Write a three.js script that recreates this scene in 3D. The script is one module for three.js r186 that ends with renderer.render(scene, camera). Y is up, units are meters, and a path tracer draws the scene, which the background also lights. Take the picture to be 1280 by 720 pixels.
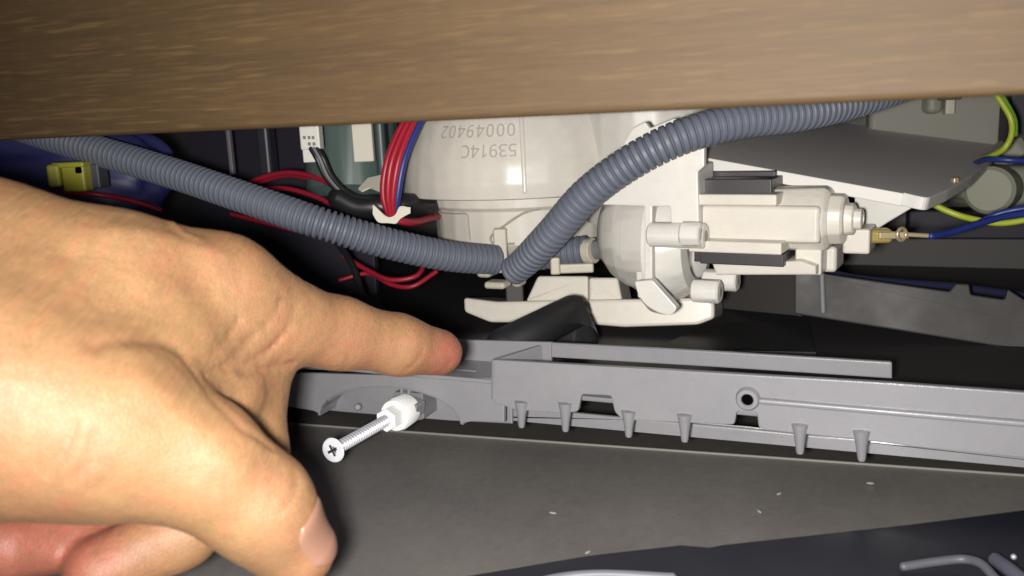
import * as THREE from 'three';
import { RoundedBoxGeometry } from 'three/addons/geometries/RoundedBoxGeometry.js';
import { mergeGeometries, toCreasedNormals } from 'three/addons/utils/BufferGeometryUtils.js';

// ---------------------------------------------------------------- camera, light, exposure
const V = (x, y, z) => new THREE.Vector3(x, y, z);
const R = THREE.MathUtils.degToRad;
const scene = new THREE.Scene();
scene.background = new THREE.Color().setRGB(0.042, 0.037, 0.046);
const F = 1108, CAM = V(0, 0.145, 0);                       // focal length in pixels of the 1280 x 720 photograph; floor is y = 0
const camera = new THREE.PerspectiveCamera(2 * THREE.MathUtils.radToDeg(Math.atan(360 / F)), 16 / 9, 0.01, 20);
camera.position.copy(CAM);
camera.rotation.set(R(-11), R(24), R(-2.6), 'YXZ');
camera.focus = 0.37; camera.userData.fStop = 18;
camera.updateMatrixWorld(true);
scene.add(camera);
const Q = camera.quaternion.clone();
const camRight = V(1, 0, 0).applyQuaternion(Q), camUp = V(0, 1, 0).applyQuaternion(Q);

// the phone's flash, a little left of and below the lens
const flash = new THREE.SpotLight(new THREE.Color().setRGB(1, 0.965, 0.915), 0.70, 0, R(63), 1, 2);
flash.position.copy(CAM).addScaledVector(camRight, -0.014).addScaledVector(camUp, -0.006);
flash.castShadow = true; flash.shadow.radius = 0.4; flash.shadow.mapSize.set(2048, 2048);
flash.shadow.camera.near = 0.02; flash.shadow.camera.far = 3; flash.shadow.bias = -0.0005;

const renderer = new THREE.WebGLRenderer({ antialias: true });
renderer.toneMapping = THREE.LinearToneMapping;
renderer.toneMappingExposure = 1;
renderer.shadowMap.enabled = true;

// ---------------------------------------------------------------- measuring helpers
const ray = (px, py) => V((px - 640) / F, (360 - py) / F, -1).applyQuaternion(Q);
const D = (px, py, d) => ray(px, py).multiplyScalar(d).add(CAM);                     // point at a depth
const Zp = (px, py, z) => { const r = ray(px, py); return r.multiplyScalar((z - CAM.z) / r.z).add(CAM); };
const Yp = (px, py, y) => { const r = ray(px, py); return r.multiplyScalar((y - CAM.y) / r.y).add(CAM); };
flash.target.position.copy(D(800, 320, 0.5)); scene.add(flash, flash.target);

let seed = 7;
const rnd = () => { seed = (seed * 1664525 + 1013904223) >>> 0; return seed / 4294967296; };
const hash = (x, y, z) => { let h = Math.imul(x, 374761393) ^ Math.imul(y, 668265263) ^ Math.imul(z, 2147483647 - 1640531527); h = Math.imul(h ^ (h >>> 13), 1274126177); return ((h ^ (h >>> 16)) >>> 0) / 4294967296; };
function noise(x, y, z = 0) {
  const xi = Math.floor(x), yi = Math.floor(y), zi = Math.floor(z);
  const s = t => t * t * (3 - 2 * t), u = s(x - xi), v = s(y - yi), w = s(z - zi);
  const l = (a, b, t) => a + (b - a) * t;
  const c = (i, j, k) => hash(xi + i, yi + j, zi + k);
  return l(l(l(c(0, 0, 0), c(1, 0, 0), u), l(c(0, 1, 0), c(1, 1, 0), u), v), l(l(c(0, 0, 1), c(1, 0, 1), u), l(c(0, 1, 1), c(1, 1, 1), u), v), w);
}
const fbm = (x, y, z = 0, o = 4) => { let a = 0, s = 0.5, n = 0; for (let i = 0; i < o; i++) { a += s * noise(x, y, z + i * 7.3); n += s; s *= 0.5; x *= 2.03; y *= 2.03; z *= 2.03; } return a / n; };
const smooth = (a, b, x) => { const t = Math.min(1, Math.max(0, (x - a) / (b - a))); return t * t * (3 - 2 * t); };

function tex(w, h, f, srgb = true, rx = 1, ry = 1) {
  const d = new Uint8Array(w * h * 4);
  for (let j = 0; j < h; j++) for (let i = 0; i < w; i++) {
    const c = f(i / w, j / h, i, j), k = (j * w + i) * 4;
    d[k] = Math.min(255, Math.max(0, c[0] * 255)); d[k + 1] = Math.min(255, Math.max(0, c[1] * 255)); d[k + 2] = Math.min(255, Math.max(0, c[2] * 255)); d[k + 3] = 255;
  }
  const t = new THREE.DataTexture(d, w, h);
  t.magFilter = THREE.LinearFilter; t.minFilter = THREE.LinearMipmapLinearFilter; t.generateMipmaps = true;
  t.wrapS = t.wrapT = THREE.RepeatWrapping; t.repeat.set(rx, ry); t.anisotropy = 8;
  if (srgb) t.colorSpace = THREE.SRGBColorSpace;
  t.needsUpdate = true; return t;
}

// ---------------------------------------------------------------- naming helpers
const used = {};
const numbered = n => { const k = used[n] = (used[n] ?? -1) + 1; return k ? `${n}_${String(k).padStart(3, '0')}` : n; };
function tag(o, label, category, group) { o.userData.label = label; o.userData.category = category; if (group) o.userData.group = group; return o; }
function thing(name, label, category, pos, group) {
  const o = new THREE.Group(); o.name = numbered(name); o.position.copy(pos); scene.add(o);
  return tag(o, label, category, group);
}
const worldPos = o => { const p = V(0, 0, 0); while (o && o !== scene) { p.add(o.position); o = o.parent; } return p; };
function prep(g) { g = g.index ? g.toNonIndexed() : g; if (!g.attributes.uv) g.setAttribute('uv', new THREE.BufferAttribute(new Float32Array(g.attributes.position.count * 2), 2)); for (const k of Object.keys(g.attributes)) if (!['position', 'normal', 'uv', 'color'].includes(k)) g.deleteAttribute(k); return g; }
// texture coordinates in metres, chosen per corner from its normal
function boxUV(g) {
  const P = g.attributes.position, N = g.attributes.normal, u = new Float32Array(P.count * 2);
  for (let i = 0; i < P.count; i++) { const x = Math.abs(N.getX(i)), y = Math.abs(N.getY(i)), z = Math.abs(N.getZ(i)), a = [P.getX(i), P.getY(i), P.getZ(i)]; const [p, q] = y > x && y > z ? [0, 2] : x > z * 1.6 ? [2, 1] : [0, 1]; u[i * 2] = a[p]; u[i * 2 + 1] = a[q]; }
  g.setAttribute('uv', new THREE.BufferAttribute(u, 2));
}
// geometries are made in world coordinates and moved into the parent's frame
function obj(name, geos, mat, parent = scene) {
  geos = Array.isArray(geos) ? geos : [geos];
  let g = geos.length > 1 ? mergeGeometries(geos.map(prep)) : geos[0];
  if (mat.userData.metres) boxUV(g);
  const m = new THREE.Mesh(g, mat); m.name = parent === scene ? numbered(name) : name;
  m.castShadow = m.receiveShadow = true;
  if (parent === scene) { g.computeBoundingBox(); const c = V(0, 0, 0); g.boundingBox.getCenter(c); g.translate(-c.x, -c.y, -c.z); m.position.copy(c); }
  else { const p = worldPos(parent); g.translate(-p.x, -p.y, -p.z); }
  parent.add(m); return m;
}
const struct = (name, geos, mat, label) => { const m = obj(name, geos, mat); m.userData.kind = 'structure'; if (label) m.userData.label = label; return m; };

// ---------------------------------------------------------------- shape helpers
const qY = deg => new THREE.Quaternion().setFromEuler(new THREE.Euler(0, R(deg), 0));
const Q0 = new THREE.Quaternion();
const place = (g, p, q = Q0) => g.applyMatrix4(new THREE.Matrix4().compose(p, q, V(1, 1, 1)));
const box = (c, sx, sy, sz, q = Q0, bev = 0.0006) => place(new RoundedBoxGeometry(sx, sy, sz, 2, Math.min(bev, sx * .45, sy * .45, sz * .45)), c, q);
// a box whose front face covers about these pixels at this depth, reaching back by t
function boxPx(x0, y0, x1, y1, d, t, q = Q0, bev = 0.0008) {
  const u = V(1, 0, 0).applyQuaternion(q), n = V(0, 0, 1).applyQuaternion(q);
  const w = (x1 - x0) * d / F / Math.abs(u.dot(camRight)), h = (y1 - y0) * d / F;
  return box(D((x0 + x1) / 2, (y0 + y1) / 2, d).addScaledVector(n, -t / 2), w, h, t, q, bev);
}
const alongQ = (a, b) => new THREE.Quaternion().setFromUnitVectors(V(0, 1, 0), b.clone().sub(a).normalize());
// profile [[t (metres from a towards b), radius], ...] turned about the axis a -> b
function lathe(a, b, prof, seg = 40) {
  const g = new THREE.LatheGeometry(prof.map(([t, r]) => new THREE.Vector2(Math.max(r, 1e-5), t)), seg);
  return toCreasedNormals(place(g.toNonIndexed(), a, alongQ(a, b)), 0.6);
}
const rod = (a, b, r, seg = 20, bev = 0.0004, r1 = r) => { const L = a.distanceTo(b); bev = Math.min(bev, r * .5, L * .4); return lathe(a, b, [[0, 0], [0, r - bev], [bev, r], [L - bev, r1], [L, r1 - bev], [L, 0]], seg); };
const curve = pts => new THREE.CatmullRomCurve3(pts, false, 'centripetal');
const tube = (pts, r, n = 60, seg = 10) => {
  const c = curve(pts), g = new THREE.TubeGeometry(c, n, r, seg, false);
  return mergeGeometries([prep(g), prep(new THREE.SphereGeometry(r, seg, 6).translate(...pts[0].toArray())), prep(new THREE.SphereGeometry(r, seg, 6).translate(...pts[pts.length - 1].toArray()))]);
};
// a plane with its own axes; pixels are measured on it once and become metres
function frame(o, q) {
  const u = V(1, 0, 0).applyQuaternion(q), v = V(0, 1, 0).applyQuaternion(q), n = V(0, 0, 1).applyQuaternion(q);
  return { o, q, n, hit(px, py) { const r = ray(px, py), t = o.clone().sub(CAM).dot(n) / r.dot(n), p = r.multiplyScalar(t).add(CAM).sub(o); return new THREE.Vector2(p.dot(u), p.dot(v)); }, at(x, y, z = 0) { return o.clone().addScaledVector(u, x).addScaledVector(v, y).addScaledVector(n, z); } };
}
const zFrame = z => frame(V(0, 0.05, z), Q0);
function frame3(a, b, c) {                                       // x along a -> b, normal towards the viewer
  const u = b.clone().sub(a).normalize(), n = u.clone().cross(c.clone().sub(a)).normalize();
  if (n.dot(CAM.clone().sub(a)) < 0) n.negate();
  const v = n.clone().cross(u);
  return frame(a, new THREE.Quaternion().setFromRotationMatrix(new THREE.Matrix4().makeBasis(u, v, n)));
}
function roundPoly(pts, r) {                                     // corners rounded by r (metres), or by the third entry of a point
  const s = [], n = pts.length;
  for (let i = 0; i < n; i++) {
    const p = pts[i], a = pts[(i + n - 1) % n], b = pts[(i + 1) % n], rr = Math.min(p.r ?? r, p.distanceTo(a) * .45, p.distanceTo(b) * .45);
    if (rr < 1e-5) { s.push(p); continue; }
    const p0 = p.clone().add(a.clone().sub(p).setLength(rr)), p1 = p.clone().add(b.clone().sub(p).setLength(rr));
    for (let k = 0; k <= 5; k++) { const t = k / 5; s.push(new THREE.Vector2((1 - t) ** 2 * p0.x + 2 * t * (1 - t) * p.x + t * t * p1.x, (1 - t) ** 2 * p0.y + 2 * t * (1 - t) * p.y + t * t * p1.y)); }
  }
  return s;
}
// a plate: outline in pixels measured on a frame, front at the frame, reaching back by t
function plate(fr, px, t, { bev = 0.0006, round = 0, holes = [] } = {}) {
  const conv = list => list.map(([x, y, r]) => { const p = fr.hit(x, y); if (r !== undefined) p.r = r; return p; });
  const sh = new THREE.Shape(roundPoly(conv(px), round));
  for (const h of holes) sh.holes.push(new THREE.Path(roundPoly(conv(h), round)));
  bev = Math.min(bev, t * .4);
  const g = new THREE.ExtrudeGeometry(sh, { depth: t - 2 * bev, bevelEnabled: bev > 0, bevelThickness: bev, bevelSize: bev, bevelOffset: -bev, bevelSegments: 2, curveSegments: 12 });
  g.translate(0, 0, -t + bev);
  return place(g, fr.o, fr.q);
}

// ---------------------------------------------------------------- materials
const grainBump = tex(256, 256, (u, v, i, j) => { const n = .5 * hash(i, j, 3) + .5 * noise(i / 3, j / 3, 2); return [n, n, n]; }, false, 60, 60);
function plastic(r, g, b, rough, extra = {}) {
  return new THREE.MeshPhysicalMaterial({ color: new THREE.Color().setRGB(r, g, b), roughness: rough, side: THREE.DoubleSide, ...extra });
}
const smudge = tex(512, 512, (u, v) => { const n = 0.55 + 0.45 * fbm(u * 9, v * 9, 1, 5); return [n, n, n]; }, false, 6, 6);
const M = {
  cream: plastic(.72, .69, .63, .38), white: plastic(.78, .765, .73, .4), board: plastic(.64, .625, .595, .5),
  beige: plastic(.58, .55, .46, .5), grey: plastic(.25, .25, .275, .36), greyDark: plastic(.17, .17, .18, .5),
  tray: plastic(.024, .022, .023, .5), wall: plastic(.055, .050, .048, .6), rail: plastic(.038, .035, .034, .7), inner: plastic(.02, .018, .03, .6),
  hose: plastic(.128, .141, .180, .5), rubber: plastic(.012, .012, .013, .55), lamination: plastic(.06, .055, .06, .42, { metalness: .35 }),
  red: plastic(.35, .012, .028, .4), darkRed: plastic(.30, .012, .03, .45), blue: plastic(.02, .035, .20, .4), black: plastic(.012, .012, .014, .4),
  greenYellow: plastic(.36, .42, .03, .4), green: plastic(.12, .30, .03, .4), yellow: plastic(.34, .33, .04, .45), amber: plastic(.32, .26, .08, .35), brass: plastic(.55, .45, .28, .3, { metalness: .5 }),
  steel: plastic(.50, .51, .55, .3, { metalness: .4 }), nylon: plastic(.80, .80, .79, .45), navyBag: plastic(.020, .022, .10, .5), teal: plastic(.075, .11, .10, .4),
  paper: plastic(.62, .59, .5, .8), navy: plastic(.018, .020, .030, .5), oliveGrey: plastic(.27, .275, .21, .55), line: plastic(.21, .20, .18, .6), slot: plastic(.002, .002, .002, 1, { specularIntensity: 0 }), groove: plastic(.33, .31, .26, .6),  // slot: black that stands for the shade inside holes
};
for (const k of ['cream', 'white', 'grey', 'greyDark', 'board', 'beige']) { M[k].bumpMap = grainBump; M[k].bumpScale = .00003; }
// handling marks: dust, scuffs and faint stains
const worn = tex(1024, 1024, (u, v, i, j) => { const a = fbm(u * 5, v * 5, 3, 5), b = fbm(u * 40, v * 40, 7, 3), sc = Math.pow(noise(u * 20 - v * 5, v * 170 + u * 12, 12), 9), d = Math.pow(noise(u * 240, v * 240, 15), 12); const k = .94 + .07 * (a - .5) + .03 * (b - .5) - .025 * sc + .05 * d; return [k, k * (1 - .01 * a), k * (1 - .03 * a)]; }, true, 7, 7);
const wornRough = tex(512, 512, (u, v) => { const n = .72 + .5 * (fbm(u * 8, v * 8, 21, 5) - .3); return [n, n, n]; }, false, 9, 9);
worn.wrapS = worn.wrapT = wornRough.wrapS = wornRough.wrapT = THREE.MirroredRepeatWrapping;
for (const k of ['cream', 'white', 'grey', 'board', 'beige', 'rail', 'navy']) { M[k].map = worn; M[k].roughnessMap = wornRough; M[k].userData.metres = true; }

// ================================================================ THE SETTING
const FRONT = -0.31, TRAY_Y = 0.033;
{ // kitchen floor in front of the seam, a darker floor colour behind it under the machine
  const a = Yp(360, 530, 0), b = Yp(1280, 595, 0), dir = b.clone().sub(a).normalize(), back = V(dir.z, 0, -dir.x);
  const a0 = a.clone().addScaledVector(dir, -1.2), b0 = b.clone().addScaledVector(dir, 1.2);
  const sheet = (p, q, side, len, y, nx, nz) => {
    const g = new THREE.PlaneGeometry(1, 1, nx, nz), P = g.attributes.position, U = g.attributes.uv;
    for (let i = 0; i < P.count; i++) { const u = P.getX(i) + .5, v = .5 - P.getY(i); const w = p.clone().lerp(q, u).addScaledVector(side, len * v); P.setXYZ(i, w.x, y, w.z); U.setXY(i, w.x, w.z); }
    g.computeVertexNormals(); return g;
  };
  const mk = (c0, c1, s) => tex(1024, 1024, (u, v, i, j) => {
    const n = .6 * fbm(u * 14, v * 14, s, 5) + .25 * fbm(u * 160, v * 160, s + 3, 2) + .15 * hash(i, j, s), sp = 0;
    return [0, 1, 2].map(k => c0[k] + (c1[k] - c0[k]) * n + sp);
  }, true, 2.5, 2.5);
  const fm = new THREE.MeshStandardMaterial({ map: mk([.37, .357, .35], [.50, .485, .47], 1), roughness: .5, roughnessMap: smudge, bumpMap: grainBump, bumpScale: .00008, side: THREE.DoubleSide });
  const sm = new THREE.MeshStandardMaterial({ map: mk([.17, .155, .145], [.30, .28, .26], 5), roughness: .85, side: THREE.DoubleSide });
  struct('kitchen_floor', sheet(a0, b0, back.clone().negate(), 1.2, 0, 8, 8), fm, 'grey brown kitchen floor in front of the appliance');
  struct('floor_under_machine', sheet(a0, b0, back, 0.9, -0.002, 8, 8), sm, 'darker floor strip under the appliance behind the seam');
  const bar = new THREE.BoxGeometry(a0.distanceTo(b0), 0.0012, 0.0009);
  const ang = Math.atan2(-dir.z, dir.x);
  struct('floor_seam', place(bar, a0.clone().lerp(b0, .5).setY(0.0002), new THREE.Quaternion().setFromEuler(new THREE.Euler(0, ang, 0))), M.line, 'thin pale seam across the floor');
}
struct('rear_wall', box(V(-.1, .2, -.66), 1.8, .9, .02), M.wall, 'dark grey wall behind the appliance');
struct('base_tray', [box(V(-.1, TRAY_Y - .003, -.500), 1.5, .006, .300, Q0, .001)], M.tray, 'black base tray inside the appliance');
{ // low inner wall on the right with tabs on its top edge
  const f = frame3(D(1010, 340, .43), D(1280, 375, .40), D(1010, 395, .428));
  const t = thing('base_rail', 'low dark grey rail standing on the base tray at the right', 'rail', D(1140, 420, .42));
  obj('rail_panel', plate(f, [[993, 335], [1040, 343], [1187, 364], [1195, 354], [1212, 355], [1214, 368], [1256, 374], [1260, 361], [1282, 375], [1700, 430], [1700, 505], [993, 392]], .004, { bev: .0008, round: .001 }), M.rail, t);
  obj('rib', rod(D(1027, 338, .425), D(1029, 392, .424), .0013), M.greyDark, t);
  obj('side_flange', plate(frame3(D(900, 345, .50), D(1000, 345, .44), D(900, 390, .50)), [[895, 335], [998, 335], [998, 395], [895, 385]], .003), M.wall, t);
}

// ---------------------------------------------------------------- wooden panel
{
  const z = -0.215, yb = Zp(640, 147, z).y, L = 1.3, H = .34, T = .018;
  const g = new RoundedBoxGeometry(L, H, T, 3, .0022); const P = g.attributes.position, U = g.attributes.uv, N = g.attributes.normal;
  for (let i = 0; i < P.count; i++) U.setXY(i, (P.getX(i) + L / 2) / 1.3, (P.getY(i) + P.getZ(i) + H / 2) / .17);
  const W = 2048, Hh = 1024;
  const streak = (u, v, fx, fy, s) => noise(u * fx, v * fy, s);
  const grain = (u, v) => {
    const wv = v + .004 * fbm(u * 11, v * 3, 4, 2);
    const base = .5 * fbm(u * 14, wv * 90, 1, 4) + .3 * fbm(u * 60, wv * 300, 2, 3) + .2 * noise(u * 300, wv * 500, 8);
    const f = smooth(.62, .88, streak(u, wv, 100, 250, 11)) * smooth(.35, .65, noise(u * 22, wv * 12, 13)) + .5 * smooth(.66, .9, streak(u, wv, 150, 330, 17));
    return [base, f];
  };
  const map = tex(W, Hh, (u, v) => { const [b, f] = grain(u, v), k = (b - .5); return [.258 + k * .10 + f * .055, .190 + k * .085 + f * .05, .096 + k * .062 + f * .036]; }, true);
  const bump = tex(W, Hh, (u, v) => { const [b, f] = grain(u, v), n = .4 + .5 * (b - .5) + .25 * f; return [n, n, n]; }, false);
  const mat = new THREE.MeshPhysicalMaterial({ map, bumpMap: bump, bumpScale: .00006, roughness: .72 });
  place(g, V(-.15, yb + H / 2, z - T / 2), new THREE.Quaternion().setFromEuler(new THREE.Euler(0, 0, R(0))));
  tag(obj('wooden_panel', g, mat), 'brown wood grain furniture panel hanging across the top', 'panel');
}

// ---------------------------------------------------------------- grey front strip of the base
{
  const f = zFrame(FRONT), t = thing('base_strip', 'long grey moulded plastic strip with teeth along the base front', 'plastic strip', Zp(800, 560, FRONT));
  // right box front
  obj('front_panel', plate(f, [[617, 450, .0006], [1115, 479], [1800, 528], [1800, 637], [1280, 573], [1150, 560], [1100, 553], [955, 538], [948, 534], [946, 516], [921, 514], [918, 531], [905, 531], [778, 525], [768, 515], [764, 495], [727, 493], [722, 515], [700, 517], [660, 514], [640, 512], [632, 508], [617, 505]], .0028, { bev: .0005, round: .0012, holes: [[...Array(16).keys()].map(k => [935 + 8.2 * Math.cos(k / 8 * Math.PI), 498 + 8.2 * Math.sin(k / 8 * Math.PI), 0])] }), M.grey, t);
  // recessed left part with the arch
  const f2 = zFrame(FRONT - .002);
  const arch = []; for (let k = 0; k <= 14; k++) { const a = Math.PI * (1 - k / 14); arch.push([487 + 88 * Math.cos(a), 524 - 40 * Math.sin(a) + 6 * Math.cos(a)]); }
  obj('arch_panel', plate(f2, [[200, 457], [330, 465], [618, 473], [630, 474], [630, 528], [590, 527], ...arch.reverse().map(p => p), [392, 514], [352, 507], [335, 500], [200, 482]], .0024, { bev: .0005 }), M.grey, t);
  { // arch lining and its back
    const pts = []; for (let k = 0; k <= 14; k++) { const a = Math.PI * (1 - k / 14); pts.push([488 + 91 * Math.cos(a), 525 - 43 * Math.sin(a) + 6 * Math.cos(a)]); }
    const inn = pts.map(([x, y]) => [488 + (x - 488) * .965, 525 + (y - 525) * .93]).reverse();
    obj('arch_lining', plate(zFrame(FRONT - .004), [...pts, ...inn], .014, { bev: .0002 }), M.grey, t);
    obj('arch_back', plate(zFrame(FRONT - .0165), [[400, 480], [640, 490], [640, 530], [560, 526], [425, 515], [380, 510]], .002), M.grey, t);
    obj('socket', [plate(zFrame(FRONT - .004), [[492, 490], [528, 492], [530, 524], [513, 528], [494, 522]], .012, { bev: .0005, round: .001 })], M.greyDark, t);
    obj('lug', rod(Zp(447, 509, FRONT - .008), Zp(447, 509, FRONT - .016), .0018, 20, .0008), M.greyDark, t);
    obj('socket_rib', [plate(zFrame(FRONT - .003), [[499, 484], [503, 484], [503, 500], [499, 500]], .01), plate(zFrame(FRONT - .003), [[508, 485], [512, 485], [512, 500], [508, 500]], .01)], M.grey, t);
  }
  // upper ledge and back wall behind the left part
  const yl = Zp(600, 471, FRONT - .003).y;
  { const a = Zp(200, 455, FRONT), b = Zp(622, 471, FRONT); obj('ledge', box(V((a.x + b.x) / 2, yl - .0012, FRONT - .014), b.x - a.x, .0018, .026), M.grey, t); }
  obj('back_wall', plate(zFrame(FRONT - .026), [[300, 412], [575, 425], [689, 428], [689, 470], [300, 460]], .0022), M.grey, t);
  obj('ledge_tab', plate(zFrame(FRONT - .010), [[545, 461], [594, 463], [597, 471], [545, 469]], .002), M.greyDark, t);
  // trough behind the right box: floor, left cheek, back wall
  obj('trough_wall', plate(zFrame(FRONT - .027), [[676, 428, .0006], [900, 440], [1115, 453, .0008], [1115, 473.5], [900, 459.5], [690, 447], [676, 446]], .0024), M.grey, t);  // stops short below, so a dark gap draws the front edge shadow
  { const a = Zp(617, 450, FRONT), b = Zp(680, 428, FRONT - .027);
    obj('trough_cheek', plate(frame3(a, b, a.clone().add(V(0, -.02, 0))), [[618, 450.5], [687, 428.5], [687, 470], [618, 500]], .0022), M.grey, t);
    const e = Zp(1800, 528, FRONT); obj('trough_floor', box(V((a.x + e.x) / 2, a.y - .014, FRONT - .015), e.x - a.x - .002, .002, .023), M.greyDark, t); }
  // rear bottom lip
  obj('bottom_lip', plate(zFrame(FRONT - .02), [[560, 508], [640, 512], [700, 515], [1800, 617], [1800, 634], [1100, 557], [930, 537], [815, 527], [640, 524], [560, 520]], .0022), M.grey, t);
  // crease ridge running right from the screw boss
  const r0 = Zp(948, 500, FRONT), r1 = Zp(1800, 573, FRONT);
  obj('ridge', box(r0.clone().lerp(r1, .5).add(V(0, 0, .0003)), r0.distanceTo(r1), .0022, .0034, new THREE.Quaternion().setFromUnitVectors(V(1, 0, 0), r1.clone().sub(r0).normalize()), .0010), M.grey, t);
  { const c = Zp(935, 498, FRONT); const q = new THREE.Quaternion().setFromUnitVectors(V(0, 1, 0), V(0, 0, 1));
    obj('screw_boss', lathe(c.clone().add(V(0, 0, -.003)), c.clone().add(V(0, 0, .01)), [[0, .0021], [.0048, .0021], [.0052, .0024], [.0050, .0036], [.0040, .0042], [.0028, .0044]], 32), M.grey, t);
    obj('hole', rod(c.clone().add(V(0, 0, .0004)), c.clone().add(V(0, 0, .0015)), .00205, 24, .0001), M.slot, t); }  // black disc painting the shade inside the boss
  for (const [x, y0, y1] of [[652, 508, 535], [707, 510, 540], [786, 520, 547], [856, 524, 553], [1000, 536, 568], [1077, 544, 577]]) {
    const a = Zp(x, y0 - 8, FRONT - .0006), b = Zp(x, y1, FRONT - .0006), L = a.distanceTo(b);
    const pl = lathe(a, b, [[0, 0], [.0004, .0030], [L * .35, .0022], [L * .6, .0018], [L - .0012, .0014], [L - .0004, .0011], [L, .0004], [L, 0]], 20);
    obj('tooth', pl, M.grey, t);
  }
}

// ---------------------------------------------------------------- screw and its white spacer
{
  const base = D(505, 513, .372), head = D(416, 563, .325), ax = head.clone().sub(base).normalize();
  const at = s => base.clone().addScaledVector(ax, s), L = base.distanceTo(head);
  const t = thing('screw', 'long zinc countersunk cross head screw standing out of the white spacer', 'screw', at(L));
  // thread as a helical rib
  const prof = 28, turns = 22, len = L - .014, s0 = .012, n = turns * prof, rows = [[-.30, -.0001], [-.08, .0008], [.08, .0008], [.30, -.0001]], pitch = len / turns;
  const pos = [], idx = [], q = alongQ(base, head), rc = .0016;
  for (let i = 0; i <= n; i++) { const a = i / prof * 2 * Math.PI; for (const [o, h] of rows) { const p = V((rc + h) * Math.cos(a), s0 + pitch * (i / prof + o), (rc + h) * Math.sin(a)).applyQuaternion(q).add(base); pos.push(p.x, p.y, p.z); } }
  for (let i = 0; i < n; i++) for (let k = 0; k < 3; k++) { const a = i * 4 + k; idx.push(a, a + 1, a + 4, a + 1, a + 5, a + 4); }
  const th = new THREE.BufferGeometry(); th.setAttribute('position', new THREE.Float32BufferAttribute(pos, 3)); th.setIndex(idx); th.computeVertexNormals();
  obj('shank', rod(at(.004), at(L - .001), rc, 24), plastic(.16, .16, .18, .35, { metalness: .3 }), t);  // shade between thread turns painted as a darker metal
  obj('thread', th, M.steel, t);
  obj('head', lathe(at(L - .0034), at(L + .01), [[0, .0018], [.0026, .0044], [.0031, .0047], [.0035, .0044], [.0036, .0017], [.0018, .0006], [.0018, 0]], 40), plastic(.74, .75, .80, .3, { metalness: .2 }), t);  // flash glare on the head painted as a lighter metal
  const cq = alongQ(base, head);
  for (const k of [0, 1]) obj('cross_slot', box(at(L + .00018), k ? .0011 : .0046, .0004, k ? .0046 : .0011, cq.clone().multiply(qY(28)), .0003), plastic(.12, .12, .14, .4, { metalness: .8 }), t);
  const sp = thing('plastic_spacer', 'white nylon spacer holding the long screw in the grey strip', 'spacer', at(.006));
  obj('collar', lathe(at(-.004), at(.05), [[0, .004], [.002, .0066], [.0105, .0070], [.0118, .0064], [.0120, .004], [.012, .0021]], 36), M.nylon, sp);
  const hex = [[0, .0021], [0, .0046], [.0002, .0049], [.0068, .0049], [.0072, .0046], [.0072, .0022]];
  const hg = new THREE.LatheGeometry(hex.map(([y, r]) => new THREE.Vector2(r, y)), 6); obj('hex_end', toCreasedNormals(place(hg.toNonIndexed(), at(.0076), cq), .3), M.nylon, sp);
  obj('wing', [plate(zFrame(FRONT + .006), [[505, 502], [521, 508], [519, 524], [506, 522]], .008, { bev: .0006, round: .0008 })], M.grey, sp);
}

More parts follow.
